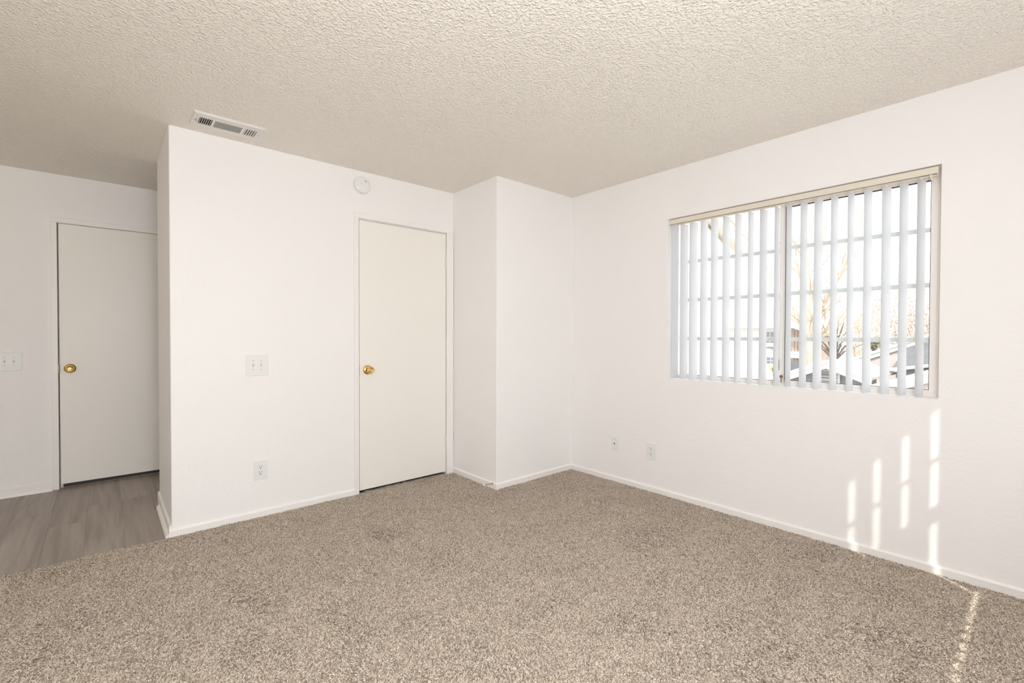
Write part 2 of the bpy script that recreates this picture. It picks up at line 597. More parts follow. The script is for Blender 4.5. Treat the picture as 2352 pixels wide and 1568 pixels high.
def carpet_grid():
    bm = bmesh.new()
    def cell(x0, x1, y0, y1):
        v = [bm.verts.new(p) for p in ((x0, y0, -.003), (x1, y0, -.003), (x1, y1, -.003), (x0, y1, -.003))]
        bm.faces.new(v)
    st = 0.1
    def wanted(x, y):                                     # the stretch of carpet the room's views show
        return 0.6586 * x + 0.7524 * y > 1.05 and x > -0.125 * y - 0.55 and y > -0.05 * x - .35
    y = YR
    while y < YB + .12:
        x = -2.0
        while x < XR:
            x1, y1 = min(x + st, XR - .012), min(y + st, YB + .12)
            if wanted(x + st / 2, y + st / 2) and x1 > x and y1 > y:
                xs = [(x, x1)]
                for xa, xb in xs:
                    lim = YE if (xa + xb) / 2 < XL else (YB + .022 if 1.45 < xa < 2.15 else YB - .012)
                    if xb > XA - .012:                    # alcove corner
                        if xa < XA - .012:
                            cell(xa, XA - .012, y, min(y1, lim)) if min(y1, lim) > y else None
                            if y < YC - .012:
                                cell(XA - .012, xb, y, min(y1, YC - .012))
                            continue
                        lim = YC - .012
                    yy = min(y1, lim)
                    if yy > y:
                        cell(xa, xb, y, yy)
            x += st
        y += st
    me = bpy.data.meshes.new('carpet_pile')
    bm.to_mesh(me)
    bm.free()
    me.materials.append(M['pile'])
    return me

tuft = tuft_object()
pile = bpy.data.objects.new('carpet_pile', carpet_grid())
COL.objects.link(pile)
pile.parent = floor
tag(pile, 'brown and beige flecked twist pile carpet', kind='stuff')
ng = bpy.data.node_groups.new('carpet_pile_nodes', 'GeometryNodeTree')
ng.interface.new_socket('Geometry', in_out='INPUT', socket_type='NodeSocketGeometry')
ng.interface.new_socket('Geometry', in_out='OUTPUT', socket_type='NodeSocketGeometry')
gi = ng.nodes.new('NodeGroupInput')
go = ng.nodes.new('NodeGroupOutput')
dp = ng.nodes.new('GeometryNodeDistributePointsOnFaces')
dp.distribute_method = 'RANDOM'
dp.inputs['Density'].default_value = 9500
ip = ng.nodes.new('GeometryNodeInstanceOnPoints')
oi = ng.nodes.new('GeometryNodeObjectInfo')
oi.inputs['Object'].default_value = tuft
oi.inputs['As Instance'].default_value = True
rv = ng.nodes.new('FunctionNodeRandomValue')
rv.data_type = 'FLOAT_VECTOR'
rv.inputs[0].default_value = (-.12, -.12, 0)
rv.inputs[1].default_value = (.12, .12, 2 * PI)
rs = ng.nodes.new('FunctionNodeRandomValue')
rs.data_type = 'FLOAT'
rs.inputs[2].default_value = 0.8
rs.inputs[3].default_value = 1.15
rs.inputs['Seed'].default_value = 5
L = ng.links.new
L(gi.outputs[0], dp.inputs['Mesh'])
L(dp.outputs['Points'], ip.inputs['Points'])
L(oi.outputs['Geometry'], ip.inputs['Instance'])
# the pile leans differently from patch to patch (foot and vacuum marks)
nz = ng.nodes.new('ShaderNodeTexNoise')
nz.inputs['Scale'].default_value = 3.2
nz.inputs['Detail'].default_value = 2.5
ps = ng.nodes.new('GeometryNodeInputPosition')
sb = ng.nodes.new('ShaderNodeVectorMath')
sb.operation = 'SUBTRACT'
sb.inputs[1].default_value = (.5, .5, .5)
ml = ng.nodes.new('ShaderNodeVectorMath')
ml.operation = 'MULTIPLY'
ml.inputs[1].default_value = (2.0, 2.0, 0)
e1 = ng.nodes.new('FunctionNodeEulerToRotation')
e2 = ng.nodes.new('FunctionNodeEulerToRotation')
rr = ng.nodes.new('FunctionNodeRotateRotation')
L(ps.outputs[0], nz.inputs['Vector'])
L(nz.outputs['Color'], sb.inputs[0])
L(sb.outputs[0], ml.inputs[0])
L(rv.outputs[0], e1.inputs[0])
L(ml.outputs[0], e2.inputs[0])
L(e1.outputs[0], rr.inputs[0])
L(e2.outputs[0], rr.inputs[1])
L(rr.outputs[0], ip.inputs['Rotation'])
L(rs.outputs[1], ip.inputs['Scale'])
L(ip.outputs[0], go.inputs[0])
md = pile.modifiers.new('tufts', 'NODES')
md.node_group = ng

# ------------------------------------------------------------------ baseboards
def base_run(name, p, q, n, h, label, shoe=None, z0=-0.004, t=0.012):
    """baseboard from p to q (plan), n = unit normal pointing into the room"""
    p, q, n = Vector(p), Vector(q), Vector(n)
    b = bm_new()
    prof = [(0, z0), (t, z0), (t, h - .009), (t * .75, h - .004), (t * .3, h), (0, h)]
    lo = [b.verts.new((p.x + n.x * d, p.y + n.y * d, z)) for d, z in prof]
    hi = [b.verts.new((q.x + n.x * d, q.y + n.y * d, z)) for d, z in prof]
    b.faces.new(lo); b.faces.new(hi[::-1])
    for i in range(len(prof)):
        j = (i + 1) % len(prof)
        b.faces.new((lo[i], hi[i], hi[j], lo[j]))
    o = tag(obj(name, b, M['trim']), label, 'baseboard', kind='structure')
    if shoe:
        p2, q2 = Vector(shoe[0]), Vector(shoe[1])
        b = bm_new()
        r = shoe[2]
        prof = [(t, 0), (t + r, 0)] + [(t + r * math.cos(a), r * 1.25 * math.sin(a)) for a in (PI / 8, PI / 4, 3 * PI / 8)] + [(t, r * 1.25)]
        lo = [b.verts.new((p2.x + n.x * d, p2.y + n.y * d, z)) for d, z in prof]
        hi = [b.verts.new((q2.x + n.x * d, q2.y + n.y * d, z)) for d, z in prof]
        b.faces.new(lo); b.faces.new(hi[::-1])
        for i in range(len(prof)):
            j = (i + 1) % len(prof)
            b.faces.new((lo[i], hi[i], hi[j], lo[j]))
        obj('shoe_molding', b, M['trim'], o)
    return o
base_run('baseboard_back', (XL - .012, YB), (1.4035, YB), (0, -1), 0.047, 'white baseboard under the light switch, left of the closet door')
base_run('baseboard_alcove_side', (XA, YB), (XA, YC - .0002), (-1, 0), 0.050, 'white baseboard on the side of the boxed-out corner, holding the door stop')
base_run('baseboard_alcove', (XA - .012, YC), (XR - .012, YC), (0, -1), 0.050, 'white baseboard on the front of the boxed-out corner')
base_run('baseboard_right', (XR, YC), (XR, YR), (-1, 0), 0.047, 'long white baseboard under the window')
base_run('baseboard_closet_end', (XL, YB + .0002), (XL, YM), (-1, 0), 0.072, 'white baseboard with shoe molding on the narrow closet wall end',
         shoe=((XL, YB - .010), (XL, 4.04), 0.019))
base_run('baseboard_far', (-1.9, YF), (-0.3115, YF), (0, -1), 0.072, 'white baseboard with shoe molding left of the entry door',
         shoe=((-1.9, YF), (-0.3115, YF), 0.019))

# ------------------------------------------------------------------ doors
def knob(parent, origin, z):
    """brass knob, axis -y"""
    b = bm_new()
    lathe(b, [(0, 0), (0.0355, 0), (0.0365, .003), (0.034, .008), (0.026, .0125), (0.017, .014)], origin, (0, -1, 0))
    rose = obj('knob_rose', b, M['brass'], parent, smooth=True)
    b = bm_new()
    lathe(b, [(0.016, .010), (0.0115, .016), (0.0108, .028), (0.015, .034), (0.0245, .041), (0.0282, .049), (0.0275, .057),
              (0.0225, .0645), (0.0205, .0655), (0.0190, .0630), (0.0125, .0615), (0.0115, .0635), (0.007, .0650), (0.0035, .0640), (0, .0625)],
          origin, (0, -1, 0))
    obj('knob', b, M['brass'], rose, smooth=True)

# closet door
d2 = empty('door_2', (1.832, YB, 0), 'plain cream closet door with a brass knob, beside the boxed-out corner', 'door', kind='structure')
DX0, DX1, DZ0, DZ1 = 1.4475, 2.2170, 0.024, 2.0735
panel = quick_box('door_panel', (DX0, YB - .002, DZ0), (DX1, YB + .033, DZ1), M['door'], d2, 0.0012)
b = bm_new(); box(b, (1.4035, YB - .013, -.004), (1.4405, YB + .002, 2.0845), 0.003)
obj('door_casing', b, M['trim'], d2)
b = bm_new(); box(b, (2.2235, YB - .013, -.004), (2.2885, YB + .002, 2.0845), 0.003)
obj('door_casing', b, M['trim'], d2)
b = bm_new(); box(b, (1.4035, YB - .013, 2.0845), (2.2885, YB + .002, 2.126), 0.003)
obj('door_casing', b, M['trim'], d2)
b = bm_new()
box(b, (1.4385, YB, 0), (1.4445, YB + .115, 2.0785)); box(b, (2.2205, YB, 0), (2.2265, YB + .115, 2.0785))
box(b, (1.4385, YB, 2.0765), (2.2265, YB + .115, 2.0825))
box(b, (1.4445, YB + .036, 0.035), (1.456, YB + .06, 2.0765)); box(b, (2.209, YB + .036, 0.035), (2.2205, YB + .06, 2.0765))
box(b, (1.456, YB + .036, 2.065), (2.209, YB + .06, 2.0765))
obj('door_jamb', b, M['trim'], d2)
knob(d2, (1.511, YB - .002, 0.9395), 0)
b = bm_new(); box(b, (1.4405, YB - .0015, 0.905), (1.4465, YB + .02, 0.975), 0.0004)
obj('strike_plate', b, M['brass_dark'], d2)
for zc in (1.838, 0.288):
    b = bm_new()
    lathe(b, [(0, -.051), (.0045, -.051), (.0052, -.048), (.0052, .048), (.0045, .051), (0, .054)], (2.2205, YB - .006, zc), (0, 0, 1), 12)
    for zz in (-.018, .018):
        lathe(b, [(.0056, zz - .001), (.0056, zz + .001)], (2.2205, YB - .006, zc), (0, 0, 1), 12)
    box(b, (2.2085, YB - .0035, zc - .048), (2.2205, YB - .001, zc + .048))
    obj('hinge', b, M['white_metal'], d2, smooth=True)

# entry door
d1 = empty('door_1', (0.19, YF, 0), 'plain entry door in the shaded foyer with a brass knob at its left edge', 'door', kind='structure')
quick_box('door_panel', (-0.2655, YF - .002, 0.037), (0.6445, YF + .042, 2.0635), M['door'], d1, 0.0012)
for lo, hi in (((-0.3115, YF - .014, 0), (-0.2735, YF + .002, 2.0675)), ((0.6525, YF - .014, 0), (0.692, YF + .002, 2.0675)),
               ((-0.3115, YF - .014, 2.0675), (0.692, YF + .002, 2.1075))):
    b = bm_new(); box(b, lo, hi, 0.003)
    obj('door_casing', b, M['trim'], d1)
b = bm_new()
box(b, (-0.2745, YF, 0), (-0.2695, YF + .13, 2.0675)); box(b, (0.6495, YF, 0), (0.6545, YF + .13, 2.0675))
box(b, (-0.2745, YF, 2.0665), (0.6545, YF + .13, 2.0715))
box(b, (-0.2695, YF + .045, 0), (-0.255, YF + .075, 2.0665)); box(b, (0.635, YF + .045, 0), (0.6495, YF + .075, 2.0665))
box(b, (-0.255, YF + .045, 2.052), (0.635, YF + .075, 2.0665))
obj('door_jamb', b, M['trim'], d1)
quick_box('gap_block', (-0.2695, YF + .05, 0), (0.6495, YF + .13, 0.045), M['gap_block'], d1, 0.002)  # dark block added behind the door gap, darkening it and stopping light
knob(d1, (-0.2075, YF - .002, 0.938), 0)
b = bm_new(); box(b, (-0.2745, YF - .0155, 0.905), (-0.2665, YF + .02, 0.968), 0.0004)
obj('strike_plate', b, M['brass_dark'], d1)

# ------------------------------------------------------------------ switches, outlets, jack
def frame_map(origin, u):
    """local (a along wall, b out of wall, z) -> world; u = unit vector along wall, out = rotated into room"""
    u = Vector(u)
    n = Vector((0, 0, 1)).cross(u) * -1
    o = Vector(origin)
    return lambda a, c, z: o + u * a + n * c + Vector((0, 0, z))

def wbox(bm, f, lo, hi, bevel=0.0):
    p, q = f(*lo), f(*hi)
    a = [min(p[i], q[i]) for i in range(3)]
    c = [max(p[i], q[i]) for i in range(3)]
    box(bm, a, c, bevel)

def toggle_plate(name, centre, u, label, w=0.134, h=0.137, gap=0.047, offs=None):
    f = frame_map(centre, u)
    t = empty(name, centre, label, 'light switch', 'double light switches')
    out = f(0, 1, 0) - f(0, 0, 0)
    b = bm_new(); wbox(b, f, (-w / 2, 0, -h / 2), (w / 2, .0065, h / 2), 0.0028)
    obj('cover_plate', b, M['plate'], t)
    for s in (offs or (-gap / 2, gap / 2)):
        b = bm_new()
        wbox(b, f, (s - .0062, .0060, -.0125), (s + .0062, .0072, .0125), 0.0004)
        bz = obj('switch_slot', b, M['cream_plastic'], t)
        b = bm_new()
        c0 = [f(s + sx * .0045, .006, z) for sx, z in ((-1, -.006), (1, -.006), (1, .006), (-1, .006))]
        c1 = [f(s + sx * .0036, .017, z) for sx, z in ((-1, .0055), (1, .0055), (1, .0125), (-1, .0125))]
        v0 = [b.verts.new(p) for p in c0]; v1 = [b.verts.new(p) for p in c1]
        b.faces.new(v0); b.faces.new(v1[::-1])
        for i in range(4):
            b.faces.new((v0[i], v1[i], v1[(i + 1) % 4], v0[(i + 1) % 4]))
        obj('toggle', b, M['cream_plastic'], t)
        for z in (-.030, .030):
            b = bm_new()
            lathe(b, [(.0034, .006), (.0034, .0072), (.0024, .0078), (0, .0079)], f(s, 0, z), out, 12)
            obj('screw', b, M['screw'], t)
    return t

def outlet_plate(name, centre, u, label, w=0.082, h=0.130):
    f = frame_map(centre, u)
    t = empty(name, centre, label, 'outlet', 'duplex wall outlets')
    out = f(0, 1, 0) - f(0, 0, 0)
    b = bm_new(); wbox(b, f, (-w / 2, 0, -h / 2), (w / 2, .0065, h / 2), 0.0028)
    obj('cover_plate', b, M['plate'], t)
    for zc in (-.0195, .0195):
        b = bm_new()
        lathe(b, [(.0168, .006), (.0168, .0078), (.0160, .0085), (0, .0085)], f(0, 0, zc), out, 24)
        rc = obj('receptacle', b, M['plate'], t, smooth=True)
        b = bm_new()
        wbox(b, f, (-.0078, .0080, zc + .001), (-.0055, .0092, zc + .0105))
        wbox(b, f, (.0055, .0080, zc + .002), (.0076, .0092, zc + .0095))
        lathe(b, [(.0034, .0080), (.0034, .0092), (0, .0092)], f(0, 0, zc - .0075), out, 10)
        obj('slots', b, M['dark'], rc)
    b = bm_new()
    lathe(b, [(.0032, .006), (.0032, .0075), (0, .008)], f(0, 0, 0), out, 12)
    obj('screw', b, M['plate'], t)
    return t

U_BACK, U_RIGHT = (1, 0, 0), (0, -1, 0)
toggle_plate('light_switch', (0.7520, YB, 1.0050), U_BACK, 'white double light switch plate on the bright wall left of the closet door')
toggle_plate('light_switch', (-0.5340, YF, 1.0020), U_BACK, 'double light switch plate in the foyer, left of the entry door')
outlet_plate('wall_outlet', (0.7690, YB, 0.3125), U_BACK, 'white outlet low on the wall below the light switch')
outlet_plate('wall_outlet', (XR, 1.9820, 0.3150), U_RIGHT, 'white outlet low on the window wall, right of the small jack plate')

fj = frame_map((XR, 2.3210, 0.3100), U_RIGHT)
jk = empty('jack_plate', (XR, 2.3210, 0.3100), 'small white jack plate with one dark socket, nearest the room corner', 'wall jack')
b = bm_new(); wbox(b, fj, (-.0355, 0, -.0545), (.0355, .0055, .0545), 0.0022)
obj('cover_plate', b, M['plate'], jk)
b = bm_new(); lathe(b, [(.0062, .005), (.0062, .0085), (.0048, .0085), (.0048, .006), (0, .006)], fj(-.004, 0, .004), (-1, 0, 0), 6)
obj('socket', b, M['dark'], jk)
for z in (-.041, .041):
    b = bm_new(); lathe(b, [(.0034, .005), (.0034, .0064), (0, .0072)], fj(0, 0, z), (-1, 0, 0), 12)
    obj('screw', b, M['screw'], jk)

# ------------------------------------------------------------------ smoke detector
sd_c = Vector((1.4650, YB, 2.3320))
sd = empty('smoke_detector', sd_c, 'round white smoke detector on the wall above the closet door', 'smoke detector')
b = bm_new(); lathe(b, [(0, 0), (.0660, 0), (.0670, .003), (.0660, .008), (.060, .009)], sd_c, (0, -1, 0), 48)
obj('mounting_base', b, M['plate'], sd, smooth=True)
b = bm_new(); lathe(b, [(.0600, .007), (.0615, .010), (.0615, .026), (.0590, .033), (.0520, .0375), (.030, .0395), (0, .040)], sd_c, (0, -1, 0), 48)
obj('cover', b, M['plate'], sd, smooth=True)
b = bm_new()
pts = [(.010, .026), (.020, .022), (.027, .013), (.017, .012), (.009, .018)]
prism(b, [(sd_c.x + p[0], sd_c.z + p[1] + .008) for p in pts], YB - .0405, YB - .036, axis='y')
obj('test_button', b, M['grey_print'], sd)
b = bm_new(); lathe(b, [(.0022, .037), (.0022, .0405), (0, .041)], sd_c + Vector((-.020, 0, .004)), (0, -1, 0), 10)
obj('indicator_light', b, M['grey_print'], sd)
b = bm_new()
for k in range(5):
    a = math.radians(12 + 7 * k)
    box(b, (sd_c.x + .047 * math.cos(a) - .0018, YB - .0385, sd_c.z + .047 * math.sin(a) - .001), (sd_c.x + .047 * math.cos(a) + .0018, YB - .033, sd_c.z + .047 * math.sin(a) + .001))
obj('sounder_slots', b, M['grey_print'], sd)

# ------------------------------------------------------------------ ceiling vent
VX0, VX1, VY0, VY1 = 0.3800, 0.7340, 3.0850, 3.2900
vc = ((VX0 + VX1) / 2, (VY0 + VY1) / 2, H)
vt = empty('ceiling_vent', vc, 'white three-section air vent on the ceiling above the wall corner', 'vent')
groups = [(0.4115, 0.4745), (0.4860, 0.6240), (0.6390, 0.7010)]
gy0, gy1 = 3.1400, 3.2450
b = bm_new()
zt, zb = H + .002, H - .011
xs = [VX0, groups[0][0], groups[0][1], groups[1][0], groups[1][1], groups[2][0], groups[2][1], VX1]
box(b, (VX0, VY0, zb), (VX1, gy0, zt)); box(b, (VX0, gy1, zb), (VX1, VY1, zt))
for a, c in ((0, 1), (2, 3), (4, 5), (6, 7)):
    box(b, (xs[a], gy0, zb), (xs[c], gy1, zt))
prism(b, [(VX0 - .004, VY0 - .004), (VX1 + .004, VY0 - .004), (VX1 + .004, VY1 + .004), (VX0 - .004, VY1 + .004)], H - .004, H + .002)
bm2 = b
fr = obj('vent_frame', bm2, M['white_metal'], vt)
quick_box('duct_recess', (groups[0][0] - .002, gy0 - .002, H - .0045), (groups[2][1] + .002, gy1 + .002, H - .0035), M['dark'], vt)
def louvre(lo, hi, axis, tilt, parent):
    b = bm_new()
    c = [(lo[i] + hi[i]) / 2 for i in range(3)]
    box(b, lo, hi)
    bmesh.ops.rotate(b, verts=b.verts[:], cent=c, matrix=Matrix.Rotation(tilt, 3, axis))
    return obj('louvre', b, M['white_metal'], parent)
for gi_, (ga, gb) in enumerate(groups):
    if gi_ == 1:
        for k in range(9):
            y = gy0 + .006 + k * (gy1 - gy0 - .012) / 8
            louvre((ga, y - .0042, H - .0090), (gb, y + .0042, H - .0078), 'X', math.radians(38), vt)
    else:
        n = 6 if gi_ == 0 else 5
        for k in range(n):
            x = ga + .006 + k * (gb - ga - .008) / (n - .6)
            louvre((x - .0036, gy0, H - .0090), (x + .0036, gy1, H - .0078), 'Y', math.radians(-55 if gi_ == 0 else 50), vt)
quick_box('damper_lever', (0.3980, 3.170, H - .020), (0.4010, 3.200, H - .008), M['screw'], vt, 0.0006)
for p in ((0.3930, 3.185), (0.7185, 3.195)):
    b = bm_new(); lathe(b, [(.004, 0), (.0035, .0022), (0, .003)], (p[0], p[1], H - .011), (0, 0, -1), 12)
    obj('screw', b, M['screw'], vt)

# ------------------------------------------------------------------ door stop
ds = empty('door_stop', (XA - .012, 2.836, 0.045), 'slim brass door stop with white tip on the baseboard by the corner', 'door stop')
b = bm_new(); lathe(b, [(0, 0), (.010, 0), (.010, .003), (.006, .006), (.0045, .010), (.0036, .074), (.0036, .080), (0, .080)], (XA - .012, 2.836, .043), (-1, 0.03, 0.03), 14)
obj('rod', b, M['door_stop'], ds, smooth=True)
b = bm_new(); lathe(b, [(0, .078), (.0065, .078), (.0072, .082), (.0068, .090), (.004, .093), (0, .0935)], (XA - .012, 2.836, .043), (-1, 0.03, 0.03), 14)
obj('rubber_tip', b, M['rubber'], ds, smooth=True)

# ------------------------------------------------------------------ window 1
FX0, FX1 = 3.262, 3.315                                 # frame depth
w1 = empty('window_1', (FX0, (WY0 + WY1) / 2, WZ0), 'sliding window with white grid bars behind the vertical blinds', 'window', kind='structure')
b = bm_new()
box(b, (FX0, WY0, WZ0), (FX1, WY0 + .022, WZ1), .0015); box(b, (FX0, WY1 - .030, WZ0), (FX1, WY1, WZ1), .0015)
box(b, (FX0 + .0008, WY0 + .020, WZ0), (FX1 - .001, WY1 - .028, WZ0 + .016), .0015); box(b, (FX0 + .0008, WY0 + .020, WZ1 - .024), (FX1 - .001, WY1 - .028, WZ1), .0015)
box(b, (FX0 + .004, WY0 + .020, WZ0 + .014), (FX0 + .008, WY1 - .03, WZ0 + .022)); box(b, (FX0 + .030, WY0 + .02, WZ0 + .014), (FX0 + .034, WY1 - .03, WZ0 + .024))
obj('window_frame', b, M['frame'], w1)
# sliding sash (right, nearer the room)
SY0, SY1 = WY0 + .018, 1.122
b = bm_new()
sx0, sx1 = 3.270, 3.292
box(b, (sx0, SY0, WZ0 + .012), (sx1, SY0 + .032, WZ1 - .02), .002); box(b, (sx0, SY1 - .031, WZ0 + .012), (sx1, SY1, WZ1 - .02), .002)
box(b, (sx0 + .0006, SY0 + .03, WZ0 + .0125), (sx1 - .0006, SY1 - .034, WZ0 + .034), .002); box(b, (sx0 + .0006, SY0 + .03, WZ1 - .046), (sx1 - .0006, SY1 - .034, WZ1 - .0205), .002)
sash = obj('sliding_sash', b, M['frame'], w1)
gz0, gz1 = WZ0 + .034, WZ1 - .046
b = bm_new()
gx = sx0 + .004
box(b, (gx, SY0 + .032, gz0 - .001), (gx + .008, SY0 + .0345, gz1 + .001)); box(b, (gx, SY1 - .0345, gz0 - .001), (gx + .008, SY1 - .031, gz1 + .001))
box(b, (gx, SY0 + .032, gz0 - .001), (gx + .008, SY1 - .036, gz0 + .0025)); box(b, (gx, SY0 + .032, gz1 - .006), (gx + .008, SY1 - .036, gz1 + .001))
obj('gasket', b, M['gasket'], sash)
quick_box('glass_pane', (3.2795, SY0 + .03, gz0), (3.2805, SY1 - .034, gz1), M['glass'], sash)
for z in (1.7675, 1.4765, 1.1850):
    quick_box('grid_bar', (3.2835, SY0 + .03, z - .0125), (3.2875, SY1 - .034, z + .0125), M['muntin'], sash, .001)
# fixed left side
b = bm_new()
box(b, (3.296, 1.100, WZ0 + .016), (3.312, 1.132, WZ1 - .024), .001); box(b, (3.296, 1.132, WZ0 + .014), (3.312, WY1 - .028, WZ0 + .026), .001)
fx = obj('fixed_sash', b, M['frame'], w1)
quick_box('gasket', (3.2955, 1.132, WZ0 + .0255), (3.300, WY1 - .03, WZ0 + .028), M['gasket'], fx)
quick_box('glass_pane', (3.3025, 1.13, WZ0 + .02), (3.3035, WY1 - .03, WZ1 - .024), M['glass'], fx)
for z in (1.7605, 1.4735, 1.1845):
    quick_box('grid_bar', (3.3065, 1.13, z - .0125), (3.3105, WY1 - .03, z + .0125), M['muntin'], fx, .001)
# latch key at the foot of the meeting stile
b = bm_new()
lathe(b, [(0, 0), (.010, 0), (.0105, .004), (.008, .008), (0, .009)], (3.270, 1.1065, 0.945), (-1, 0, 0), 16)
box(b, (3.262, 1.1040, 0.905), (3.268, 1.1085, 0.942), .001)
obj('latch', b, M['brass_dark'], sash)
b = bm_new()
box(b, (3.266, 1.1215, 0.985), (3.274, 1.1265, 1.055), .001); box(b, (3.266, 1.1215, 0.902), (3.276, 1.130, 0.910), .001)
obj('sash_pull', b, M['gasket'], sash)

# ------------------------------------------------------------------ vertical blind of window 1
vb = empty('vertical_blind', (3.20, 1.107, 2.07), 'white vertical blind, vanes turned open, on a cream headrail in the window', 'blind')
b = bm_new()
box(b, (3.180, 0.362, 2.0335), (3.222, 1.8515, 2.0680), .002)
box(b, (3.212, 0.364, 2.0275), (3.218, 1.8490, 2.0340))
hr = obj('headrail', b, M['rail'], vb)
quick_box('track_slot', (3.1835, 0.366, 2.0325), (3.1930, 1.8480, 2.0345), M['soffit'], hr)
quick_box('rail_end_cap', (3.1795, 0.3590, 2.0320), (3.2225, 0.3640, 2.0684), M['rail'], hr, .001)
quick_box('rail_end_cap', (3.1795, 1.8490, 2.0320), (3.2225, 1.8525, 2.0684), M['rail'], hr, .001)
VANES = [(1.821, -86.5), (1.748, -81), (1.676, -76.5), (1.597, -82), (1.523, -84), (1.44, -82.5), (1.361, -86), (1.28, -90),
         (1.201, -81), (1.12, -90), (1.051, -88.5), (0.97, -82.5), (0.893, -76.5), (0.812, -81.5), (0.732, -82.5), (0.653, -77),
         (0.571, -73.5), (0.498, -75), (0.427, -75)]
def vane_mesh(w, z0, z1, cup=0.004, n=8):
    b = bm_new()
    rows = []
    for z in (z0, z1):
        rows.append([[b.verts.new((cup * (1 - (2 * k / n - 1) ** 2) + d, w * (k / n - .5), z)) for k in range(n + 1)] for d in (0, .0008)])
    for k in range(n):
        b.faces.new((rows[0][0][k], rows[0][0][k + 1], rows[1][0][k + 1], rows[1][0][k]))
        b.faces.new((rows[0][1][k + 1], rows[0][1][k], rows[1][1][k], rows[1][1][k + 1]))
        for r in (0, 1):
            b.faces.new((rows[r][0][k], rows[r][1][k], rows[r][1][k + 1], rows[r][0][k + 1]))
    for k in (0, n):
        b.faces.new((rows[0][0][k], rows[1][0][k], rows[1][1][k], rows[0][1][k]))
    return b
first = None
for (y, ang) in VANES:
    if first is None:
        first = obj('vane', vane_mesh(.089, -0.573, 0.573), M['vane'], vb, smooth=True)
        b = bm_new(); box(b, (-.0012, -.007, .570), (.0024, .007, .590), .0004)
        stem0 = obj('vane_stem', b, M['rubber'], first)
        v = first
    else:
        v = first.copy(); COL.objects.link(v)
        s = stem0.copy(); COL.objects.link(s); s.parent = v; s.matrix_parent_inverse = Matrix()
    v.matrix_parent_inverse = Matrix()
    # parent sits at (3.20,1.107,2.07)
    v.location = (3.215 - 3.20, y - 1.107, 1.4545 - 2.07)
    v.rotation_euler = (0, 0, -math.radians(ang))
stem0.matrix_parent_inverse = Matrix()
b = bm_new()
box(b, (3.186, 0.384, 2.018), (3.194, 0.394, 2.034), .0015)
tube(b, [(3.190, 0.389, 2.022), (3.188, 0.385, 2.012), (3.186, 0.3835, 2.000)], [.0045, .005, .004], 8)
obj('wand_clip', b, M['rail'], vb)

# ------------------------------------------------------------------ window 2 and added patio door on the rear wall (outside the frame)
w2 = empty('window_2', ((RX0 + RX1) / 2, YR - .1, RZ0), 'second window on the rear wall, its blind letting sun stripes through', 'window', kind='structure')
b = bm_new()
fy0, fy1 = YR - .135, YR - .095
for lo, hi in (((RX0, fy0, RZ0), (RX0 + .03, fy1, RZ1)), ((RX1 - .03, fy0, RZ0), (RX1, fy1, RZ1)),
               ((RX0, fy0, RZ0), (RX1, fy1, RZ0 + .02)), ((RX0, fy0, RZ1 - .025), (RX1, fy1, RZ1))):
    box(b, lo, hi)
obj('window_frame', b, M['frame'], w2)
quick_box('grid_bar', (RX0, fy0, 1.796 - .011), (RX1, fy0 + .01, 1.796 + .007), M['muntin'], w2)
quick_box('mid_rail', (RX0, fy0, 1.510 - .034), (RX1, fy0 + .02, 1.510 + .034), M['frame'], w2)
quick_box('glass_pane', (RX0 + .02, fy0 + .018, RZ0 + .02), (RX1 - .02, fy0 + .019, RZ1 - .02), M['glass'], w2)
quick_box('sun_block_panel', (RX0 + .02, fy0 + .004, 1.03), (2.432, fy0 + .010, 1.48), M['frame'], w2)  # unseen opaque panel added to block sun through the lower panes
quick_box('headrail', (RX0 + .01, YR - .066, 2.030), (RX1 - .01, YR - .024, 2.066), M['rail'], w2)
pv = .0838
vy = YR - .046
first2 = None
for k in range(19):
    xc = 2.566 - k * pv
    ang = 18 if k < 5 else -55                   # degrees from the x axis
    if k in (2, 4):
        ang = 15
    if first2 is None:
        first2 = obj('vane', vane_mesh(.089, -.5465, .5465, cup=.002), M['vane'], w2, smooth=True)
        v = first2
    else:
        v = first2.copy(); COL.objects.link(v)
    v.matrix_parent_inverse = Matrix()
    v.location = (xc - w2.location.x, vy - w2.location.y, 1.4785 - w2.location.z)
    v.rotation_euler = (0, 0, math.radians(ang - 90))

d3 = empty('added_door_3', ((PX0 + PX1) / 2, YR - .07, 0), 'unseen glass door added behind the viewpoint to let light in', 'door', kind='structure')  # added with its wall opening so that fill light can enter
b = bm_new()
py0, py1 = YR - .12, YR - .04
xm = (PX0 + PX1) / 2
for lo, hi in (((PX0, py0, 0), (PX0 + .05, py1, PZ)), ((PX1 - .05, py0, 0), (PX1, py1, PZ)), ((xm - .035, py0, 0), (xm + .035, py1, PZ)),
               ((PX0, py0, PZ - .05), (PX1, py1, PZ)), ((PX0, py0, 0), (PX1, py1, .05))):
    box(b, lo, hi, .002)
obj('door_frame', b, M['frame'], d3)
for xa, xb in ((PX0 + .05, xm - .035), (xm + .035, PX1 - .05)):
    quick_box('glass_pane', (xa, YR - .082, .05), (xb, YR - .078, PZ - .05), M['glass'], d3)
b = bm_new(); box(b, (-5.5, -3.0, 2.46), (0.55, YR - .18, 2.60))  # unseen slab added to stop the sun at the glass door
tag(obj('sun_block_slab', b, M['stucco_white']), 'unseen slab added to keep sun off the glass door behind the viewpoint', 'roof', kind='structure')

# ------------------------------------------------------------------ exterior
GZ = -2.8
b = bm_new(); box(b, (-30, -60, GZ - .3), (140, 90, GZ))
tag(obj('ground', b, M['ground']), 'pale ground outside below the window', 'ground', kind='structure')

